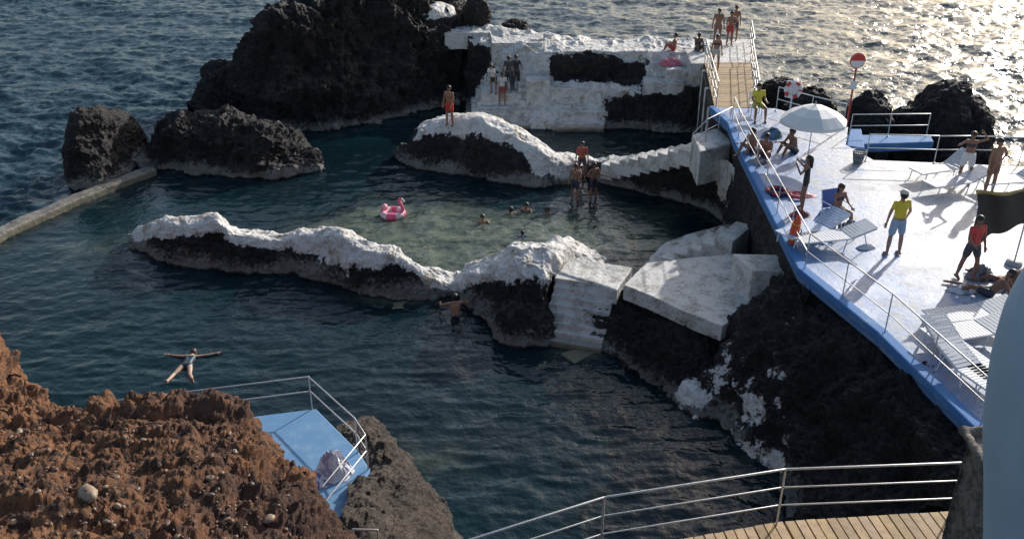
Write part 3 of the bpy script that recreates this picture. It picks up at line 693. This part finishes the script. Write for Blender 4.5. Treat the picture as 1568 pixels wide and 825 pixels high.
    if hat:
        m.ell(hc+hd*.05-hf*.01,(.105,.115,.09),hat,v0=0,v1=90,R=Rh); m.ell(hc+hd*.055+hf*.10,(.075,.09,.012),hat,R=Rh)
    for s in(-1,1):
        m.ell(hc+hs*s*.032+hf*.079+hd*.008,(.012,.008,.007),(.015,.012,.01),R=Rh,nu=6,nv=4)
    m.ell(hc-hd*.055+hf*.083,(.022,.007,.006),(.28,.09,.07),R=Rh,nu=6,nv=4)
    for w_,u,s in hands:
        side=u.cross(V3(0,1,0) if abs(u.y)<.8 else V3(0,0,1)).normalized(); pn=u.cross(side)
        for k,(o_,ln) in enumerate(((-.026,.062),(-.009,.074),(.009,.070),(.025,.055))):
            a=w_+u*.085+side*o_; c1=a+u*ln*.5+pn*.004; c2=c1+u*ln*.4+pn*.018
            m.tube(a,c1,.0095,.0085,6,skin); m.tube(c1,c2,.0085,.007,6,skin)
        a=w_+u*.03-side*.028; c1=a+u*.03-side*.026; m.tube(a,c1,.012,.01,6,skin); m.tube(c1,c1+u*.028-side*.004,.01,.008,6,skin)
    arr=np.array(m.v); sc_=h/1.75
    if tilt is not None: arr=arr@np.array(tilt).T
    if anchor=='feet': arr[:,2]-=arr[:,2].min()
    elif anchor=='seat': arr[:,2]+=.095
    arr*=sc_; m.v=[tuple(x) for x in arr]
    o=m.obj(name,SKIN,smooth=True); o.location=loc; o.rotation_euler=(0,0,math.radians(yaw)); return o
# yaw 0 faces +Y (out to sea); 180 faces the camera
HIPS_L=((-.75,-.1,-.8),(.75,.25,-.45)); HIPS_R=((.75,-.1,-.8),(-.75,.25,-.45))
def onrock(px,py):
    p=Vector(surf(px,py)); p.z-=.02; return p
person('man_in_red_shorts',onrock(689,192),150,1.74,bottom=(.55,.05,.035),skin=(.30,.15,.09),la=((-.2,.1,-1),(.1,.5,-.6)))
D3=3.5
person('man_in_dark_clothes',onrock(790,137),200,1.75,top=(.03,.03,.04),bottom=(.03,.03,.04),shortlen=1.1,skin=(.2,.12,.08),la=((-.3,.3,-1),(.3,.8,-.1)),ra=((.5,.1,-1),(.3,.7,.2)))
person('man_in_dark_clothes',onrock(779,138),160,1.72,top=(.04,.04,.05),bottom=(.05,.05,.07),shortlen=1.1,skin=(.2,.12,.08))
person('woman_in_white_shirt',onrock(756,144),150,1.6,top=(.69,.68,.66),longhair=True,bottom=(.04,.04,.05),t=(0,.5,1),skin=(.3,.18,.12))
person('woman_in_white_shirt',onrock(769,160),180,1.62,top=(.6,.58,.58),bottom=(.3,.06,.06),longhair=True,skin=(.3,.18,.12),ra=((.3,.3,-.9),(-.2,.8,.3)))
pz=3.16
person('bather',P(1097,68,pz),170,1.78,bottom=(.25,.12,.1),skin=(.26,.13,.08))
person('bather',P(1116,70,pz),200,1.70,bottom=(.45,.05,.04),skin=(.30,.15,.09),la=HIPS_L)
person('bather',P(1123,62,pz),150,1.76,bottom=(.05,.05,.08),skin=(.28,.14,.09))
person('woman_bather',P(1094,109,3.36),175,1.62,female=True,longhair=True,bottom=(.5,.5,.48),top=(.05,.05,.06),shortlen=.35,skin=(.33,.18,.11))
def seatz(px,py): return Vector(surf(px,py))
person('seated_bather',seatz(1032,77),70,1.7,anchor='seat',t=(0,-.05,1),ll=((-.1,.8,.5),(-.03,.3,-.9)),rl=((.1,.8,.5),(.03,.3,-.9)),la=((-.1,.5,-.8),(.1,.9,.1)),ra=((.1,.5,-.8),(-.1,.9,.1)),skin=(.28,.14,.09))
person('seated_bather',seatz(1068,77),190,1.7,anchor='seat',t=(0,.15,1),ll=((-.1,.8,.5),(-.03,.2,-.9)),rl=((.1,.8,.5),(.03,.2,-.9)),la=((-.1,.5,-.8),(.1,.9,.1)),ra=((.1,.5,-.8),(-.1,.9,.1)),skin=(.12,.07,.05),bottom=(.05,.05,.05))
person('bather',onrock(890,272),180,1.6,top=(.5,.10,.06),bottom=(.10,.08,.09),skin=(.30,.15,.1))
person('bather',P(880,306,0)-Vector((0,0,.1)),140,1.62,skin=(.28,.14,.09),bottom=(.03,.04,.08)); person('bather',P(908,304,0)-Vector((0,0,.1)),215,1.62,skin=(.26,.13,.085),bottom=(.03,.03,.05),ra=HIPS_R,la=((-.3,.3,-.8),(-.3,.8,0)))
for i,(px,py,y_,c_,hr,dz) in enumerate(((739,342,200,(.36,.19,.12),(.05,.03,.02),-1.30),(782,327,30,(.33,.18,.11),(.02,.015,.01),-1.38),(806,322,160,(.33,.17,.10),(.02,.015,.01),-1.34),(838,327,250,(.36,.19,.12),(.03,.02,.015),-1.40))):
    person('swimmer',P(px,py,0)+Vector((0,0,dz)),y_,1.7,skin=c_,hair=hr,la=((-.5,.6,-.6),(-.2,.9,.2)),ra=((.5,.6,-.6),(.2,.9,.2)))
person('swimmer',P(800,363,0)+Vector((0,0,-1.02)),20,1.3,top=(.03,.08,.35),skin=(.3,.16,.1))
person('swimmer',P(698,484,0)+Vector((0,0,-1.0)),10,1.75,skin=(.36,.19,.12),t=(0,.25,1),la=((-.9,.4,-.35),(.1,1,-.2)),ra=((.9,.4,-.35),(-.1,1,-.2)),bottom=(.1,.1,.12))
fl=person('floating_woman',P(286,560,0),0,1.66,female=True,onepiece=(.02,.05,.07),bottom=(.02,.05,.07),shortlen=.1,skin=(.48,.32,.24),hair=(.05,.03,.02),
 la=((-1,0,.10),(-1,.05,.25)),ra=((1,0,.25),(1,.05,.45)),ll=((-.32,.0,-1),(-.1,-.2,-1)),rl=((.32,.0,-1),(.42,-.25,-.8)),tilt=Matrix.Rotation(math.radians(-86),3,'X'),anchor='none')
fl.location.z=.02
person('lifeguard',P(1157,182,D3),185,1.75,anchor='feet',top=(.75,.62,.05),bottom=(.5,.45,.08),ll=((-.2,.9,-.1),(-.03,.1,-1)),rl=((.2,.9,-.1),(.03,.1,-1)),la=((-.2,.3,-1),(.1,.9,-.1)),ra=((.2,.3,-1),(-.1,.9,-.1)),skin=(.3,.16,.1))
fl_sit=dict(anchor='seat',ll=((-.15,.8,.55),(-.03,.45,-.9)),rl=((.15,.8,.55),(.03,.45,-.9)),la=((-.15,.5,-.85),(.1,.9,.15)),ra=((.15,.5,-.85),(-.1,.9,.15)))
person('seated_bather',P(1153,233,D3),120,1.74,t=(0,.2,1),skin=(.28,.14,.09),bottom=(.08,.08,.12),**fl_sit)
person('seated_bather',P(1172,240,D3),150,1.7,t=(0,.2,1),skin=(.30,.15,.09),bottom=(.3,.07,.06),**fl_sit)
person('seated_bather',P(1216,233,D3),105,1.76,t=(0,.3,1),skin=(.22,.11,.07),bottom=(.05,.05,.06),**fl_sit)
person('woman_in_black_swimsuit',P(1228,322,D3),70,1.66,female=True,onepiece=(.02,.02,.025),bottom=(.02,.02,.025),shortlen=.25,longhair=True,skin=(.26,.13,.08),la=((-.3,.5,-.6),(.2,.5,.9)),ra=((.6,.4,-.5),(-.4,.6,.7)),rl=((.1,.15,-1),(.03,-.05,-1)))
person('man_in_yellow_shirt',P(1366,390,D3),12,1.78,top=(.78,.58,.04),bottom=(.35,.45,.55),shortlen=.7,hat=(.65,.6,.5),skin=(.38,.22,.15),belly=True,la=((-.35,.0,-1),(-.1,.1,-1)),ra=((.4,.1,-1),(.0,.45,-1)),ll=((-.14,.02,-1),(-.05,-.03,-1)),rl=((.14,-.02,-1),(.05,-.03,-1)))
person('woman_in_white_shorts',P(1474,282,D3),160,1.68,female=True,top=(.05,.05,.05),bottom=(.75,.74,.72),shortlen=.6,longhair=True,skin=(.28,.14,.09),la=((-.6,.2,.3),(.6,.3,.8)),ra=((.5,.3,-.3),(-.6,.5,.6)))
person('man_in_brown_shorts',P(1512,298,D3),200,1.76,bottom=(.25,.10,.07),skin=(.30,.15,.09),belly=True,la=HIPS_L)
person('bather_in_red',P(1478,428,D3),195,1.7,bottom=(.06,.06,.07),top=(.55,.05,.04),skin=(.25,.12,.08),ra=((.4,.4,-.8),(.2,.9,-.1)),ll=((-.15,.2,-1),(-.05,-.1,-1)),rl=((.15,-.15,-1),(.03,-.2,-1)))
# ---------------------------------------------------------------- furniture
def lounger(name,loc,yaw,fr=(.75,.75,.76),cl=(.7,.72,.76),back=35):
    m=M(); m.T=Matrix.Translation(loc)@Matrix.Rotation(math.radians(yaw),4,'Z')
    for s in(-.3,.3):
        m.tube((s,-.95,.32),(s,.35,.32),.02,.02,col=fr)
        for y in(-.8,.25): m.tube((s,y,.32),(s,y-.06,.0),.016,.016,col=fr)
        a=math.radians(back); m.tube((s,.35,.32),(s,.35+.7*math.cos(a),.32+.7*math.sin(a)),.02,.02,col=fr)
        m.tube((s,.7,.32+.35*math.tan(a)),(s,.85,0),.014,.014,col=fr)
    for k in range(16):
        y=-.93+1.27*k/15; m.box((0,y,.335),(.6,.07,.014),cl)
    a=math.radians(back)
    for k in range(8):
        r=.06+.64*k/7; m.box((0,.35+r*math.cos(a),.345+r*math.sin(a)),(.6,.075,.014),cl,R=Matrix.Rotation(a,3,'X'))
    m.tube((-.3,-.95,.32),(.3,-.95,.32),.02,.02,col=fr)
    return m.obj(name,COL)
lounger('sun_lounger',P(1240,366,D3),-62,cl=(.45,.56,.72),back=22); lounger('sun_lounger',P(1272,378,D3),-78,cl=(.6,.63,.68),back=18)
lounger('sun_lounger',P(1438,272,D3),-70,cl=(.55,.57,.6)); lounger('sun_lounger',P(1545,290,D3),-80,cl=(.5,.55,.6)); lounger('sun_lounger',P(1460,292,D3),-72,cl=(.5,.52,.58),back=20)
lounger('sun_lounger',P(1468,560,D3),15,cl=(.45,.49,.55),back=25); lounger('sun_lounger',P(1500,598,D3),20,cl=(.45,.49,.56),back=20);lounger('sun_lounger',P(1478,525,D3),-75,cl=(.52,.54,.58),back=10); lounger('sun_lounger',P(1480,498,D3),-78,cl=(.6,.61,.63),back=12)
p=P(1277,340,D3); person('seated_woman',p+Vector((0,0,.34)),200,1.65,anchor='seat',female=True,top=(.05,.05,.07),bottom=(.05,.05,.07),shortlen=.2,skin=(.3,.15,.1),longhair=True,ll=((-.2,.95,-.05),(-.05,.2,-1)),rl=((.2,.95,-.05),(.05,.2,-1)),la=((-.2,.4,-.8),(.2,.9,-.2)),ra=((.2,.4,-.8),(-.2,.9,-.2)),t=(0,.15,1))
m=M(); m.T=Matrix.Translation(p)@Matrix.Rotation(math.radians(200),4,'Z')
for s in(-.28,.28):
    m.tube((s,.28,0),(s,.26,.55),.014,.014,col=(.8,.8,.8));m.tube((s,-.3,0),(s,-.22,.34),.014,.014,col=(.8,.8,.8));m.tube((s,-.22,.34),(s,-.35,.85),.014,.014,col=(.8,.8,.8));m.tube((s,-.28,.56),(s,.28,.56),.016,.016,col=(.8,.8,.8))
m.box((0,0,.32),(.54,.5,.02),(.08,.16,.5)); m.box((0,-.29,.6),(.54,.02,.5),(.08,.16,.5),R=Matrix.Rotation(math.radians(14),3,'X')); m.obj('folding_chair',COL)
m=M(); p=P(1157,176,D3); m.T=Matrix.Translation(p+Vector((0,.1,0)))
for a in(-.2,.2):
    for b in(-.2,.2): m.tube((a,b,0),(a*.9,b*.9,.36),.018,.018,col=(.7,.7,.7))
    m.tube((a,.2,.36),(a,.28,.8),.018,.018,col=(.7,.7,.7))
m.box((0,0,.37),(.45,.45,.03),(.75,.75,.74)); m.box((0,.26,.65),(.42,.02,.25),(.75,.75,.74)); m.obj('plastic_chair',COL)
person('lying_bather',P(1516,452,D3),60,1.72,anchor='seat',t=(0,-.5,.8),ll=((-.15,1,.3),(-.03,.8,-.5)),rl=((.15,.95,-.05),(.03,1,0)),la=((-.2,-.5,-.8),(-.1,.3,-.5)),ra=((.2,-.5,-.8),(.1,.3,-.5)),skin=(.22,.11,.07),bottom=(.03,.03,.05))
person('lying_bather',P(1545,438,D3),50,1.72,anchor='seat',t=(0,-.5,.8),ll=((-.15,1,.3),(-.03,.8,-.5)),rl=((.15,.95,-.05),(.03,1,0)),la=((-.2,-.5,-.8),(-.1,.3,-.5)),ra=((.2,-.5,-.8),(.1,.3,-.5)),skin=(.2,.10,.07),bottom=(.2,.03,.05))
def parasol(name,loc,R=1.05,H=1.85,col=(.8,.8,.78)):
    m=M(); m.T=Matrix.Translation(loc)
    m.tube((0,0,0),(0,0,H+.05),.018,.018,col=(.7,.7,.7)); m.tube((0,0,0),(0,0,.07),.22,.20,14,(.5,.5,.5),cap=False)
    n=8
    for k in range(n):
        a0=2*math.pi*k/n;a1=2*math.pi*(k+1)/n
        rings=[(0,H),(.35*R,H-.09),(.7*R,H-.26),(R,H-.50)]
        vs=[];fs=[]
        for r,z in rings:
            for q_ in range(5):
                a=a0+(a1-a0)*q_/4; sag=.05*math.sin(math.pi*q_/4)*r/R; rr=r*(1-.05*math.sin(math.pi*q_/4))
                vs.append((rr*math.cos(a),rr*math.sin(a),z-sag*.3))
        for q_ in range(5): v=vs[15+q_]; vs.append((v[0],v[1],v[2]-.1))
        for j in range(4):
            for q_ in range(4): fs.append((j*5+q_,j*5+q_+1,j*5+q_+6,j*5+q_+5))
        m.add(vs,fs,col); m.tube((0,0,H-.45),(.7*R*math.cos(a0),.7*R*math.sin(a0),H-.29),.007,.007,5,(.6,.6,.6))
        m.tube((0,0,H),(R*math.cos(a0),R*math.sin(a0),H-.51),.007,.007,5,(.6,.6,.6))
    m.tube((0,0,H),(0,0,H+.1),.02,.008,6,(.7,.7,.7))
    return m.obj(name,COL)
parasol('beach_parasol',P(1236,246,D3),1.05,1.85)
m=M(); p=P(1296,194,D3); m.T=Matrix.Translation(p)
m.tube((0,0,0),(0,0,2.25),.04,.035,col=(.45,.06,.04)); Rm=Matrix.Rotation(math.radians(90),3,'X')
m.tube((0,-.04,2.35),(0,.0,2.35),.24,.24,20,(.75,.73,.7),cap=False)
vs=[(.235*math.cos(a),-.046,2.35+.235*math.sin(a)) for a in[math.pi*k/14 for k in range(15)]]
m.add(vs,[tuple(range(15))[::-1]],(.62,.05,.04)); m.torus((0,-.02,2.35),.25,.02,(.6,.06,.05),Rm=Rm); m.box((0,-.03,1.5),(.22,.02,.3),(.7,.7,.7)); m.obj('warning_sign',COL)
m=M(); p=P(1208,180,D3); m.T=Matrix.Translation(p); m.tube((0,0,0),(0,0,1.3),.03,.03,col=(.7,.7,.7)); m.torus((0,-.06,1.05),.27,.065,(.78,.76,.74),Rm=Rm,col2=(.55,.06,.04)); m.box((0,0,1.05),(.5,.04,.6),(.75,.75,.74)); m.obj('lifebuoy_stand',COL,smooth=False)
m=M(); p=P(1313,250,D3); m.T=Matrix.Translation(p)
for k in range(18):
    a=2*math.pi*k/18; m.tube((.13*math.cos(a),.13*math.sin(a),.02),(.2*math.cos(a),.2*math.sin(a),.42),.012,.012,5,(.3,.3,.3))
for z,r in((.02,.13),(.15,.155),(.3,.18),(.42,.2)): m.torus((0,0,z),r,.014,(.32,.32,.32),nu=20,nv=5)
m.tube((0,0,.03),(0,0,.36),.12,.17,14,(.12,.12,.13),cap=False)
m.obj('wire_basket',COL)
m=M(); p=P(1210,376,D3); m.T=Matrix.Translation(p)@Matrix.Rotation(math.radians(8),4,'Y'); m.ell((0,0,.42),(.12,.12,.42),(.75,.09,.03),nu=16,nv=12)
for z in(.2,.62): m.torus((0,0,z),.118,.012,(.7,.55,.05))
m.torus((.11,0,.42),.07,.015,(.05,.05,.05),Rm=Rm); m.obj('rescue_buoy',COL,smooth=True)
m=M(); p=P(1190,296,D3)+Vector((0,0,.07)); m.torus(p,.28,.07,(.5,.03,.06),col2=(.05,.03,.06)); m.torus(p+Vector((.5,-.3,0)),.2,.05,(.55,.08,.10)); m.obj('swim_ring',COL,smooth=True)
for px,py,a,b,c1,c2,h in((1228,300,.45,.2,(.6,.10,.10),(.65,.3,.3),.06),(1260,350,.35,.25,(.6,.62,.68),(.25,.35,.6),.4),(1225,330,.3,.2,(.55,.06,.06),(.05,.05,.06),.12),(1300,352,.3,.2,(.5,.5,.5),(.1,.1,.12),.2),(1182,210,.4,.25,(.1,.2,.35),(.05,.1,.12),.25),(1160,250,.4,.2,(.35,.30,.3),(.1,.08,.1),.12),(1500,425,.35,.25,(.05,.05,.06),(.2,.2,.22),.25),(1326,380,.25,.12,(.7,.7,.72),(.5,.55,.6),.08),(1475,445,.4,.2,(.3,.3,.34),(.6,.6,.62),.1)):
    p=P(px,py,D3); cloth('beach_towel',p,(a,b),c1,c2,px*.01,h)
p=seatz(1026,100); cloth('beach_towel',p+Vector((0,0,.02)),(.6,.3),(.6,.12,.18),(.55,.2,.25),2.2,.25)
m=M(); p=P(1552,405,D3); m.T=Matrix.Translation(p); m.tube((0,0,0),(0,0,2.15),.022,.022,col=(.6,.6,.6)); m.tube((0,0,0),(0,0,.1),.2,.18,14,(.4,.4,.4),cap=False)
nx,nz_=28,22; vs=[];fs=[]
for j in range(nz_+1):
    for i in range(nx+1):
        u=i/nx;v=j/nz_; vs.append((-1.5*u+.05*math.sin(v*7)*u+.2*u*v,.12*math.sin(u*9+v*3)*u-.25*u,2.05-(.95+.40*u)*v-.07*math.sin(u*math.pi)*(1-v)+.05*math.sin(u*11)*v))
for j in range(nz_):
    for i in range(nx): a=j*(nx+1)+i; fs.append((a,a+1,a+nx+2,a+nx+1))
o0=len(m.v); m.add(vs,fs,(.020,.016,.014))
for j in range(2):
    for i in range(nx+1): m.c[o0+j*(nx+1)+i]=(.45,.32,.10)
m.obj('flag',COL,smooth=True)
m=M(); p=P(602,330,.0); m.T=Matrix.Translation(p+Vector((0,0,.06)))@Matrix.Rotation(math.radians(-25),4,'Z')
m.torus((0,0,.03),.36,.13,(.75,.10,.22),nu=32,nv=10,col2=(.75,.55,.58))
pts=[(.34,0,.1),(.44,0,.28),(.38,0,.46),(.30,0,.56),(.32,0,.66),(.42,0,.68),(.50,0,.58)]
for i,(a,b) in enumerate(zip(pts[:-1],pts[1:])): m.tube(a,b,.07-.005*i,.065-.005*i,8,(.75,.14,.26) if i<5 else (.6,.55,.5))
m.ell((.50,0,.56),(.04,.035,.06),(.03,.03,.03)); m.ell((-.36,0,.2),(.12,.16,.14),(.75,.3,.4)); m.ell((0,0,-.01),(.3,.3,.04),(.5,.2,.25))
m.obj('inflatable_flamingo',COL,smooth=True)
print('done',len(bpy.data.objects))
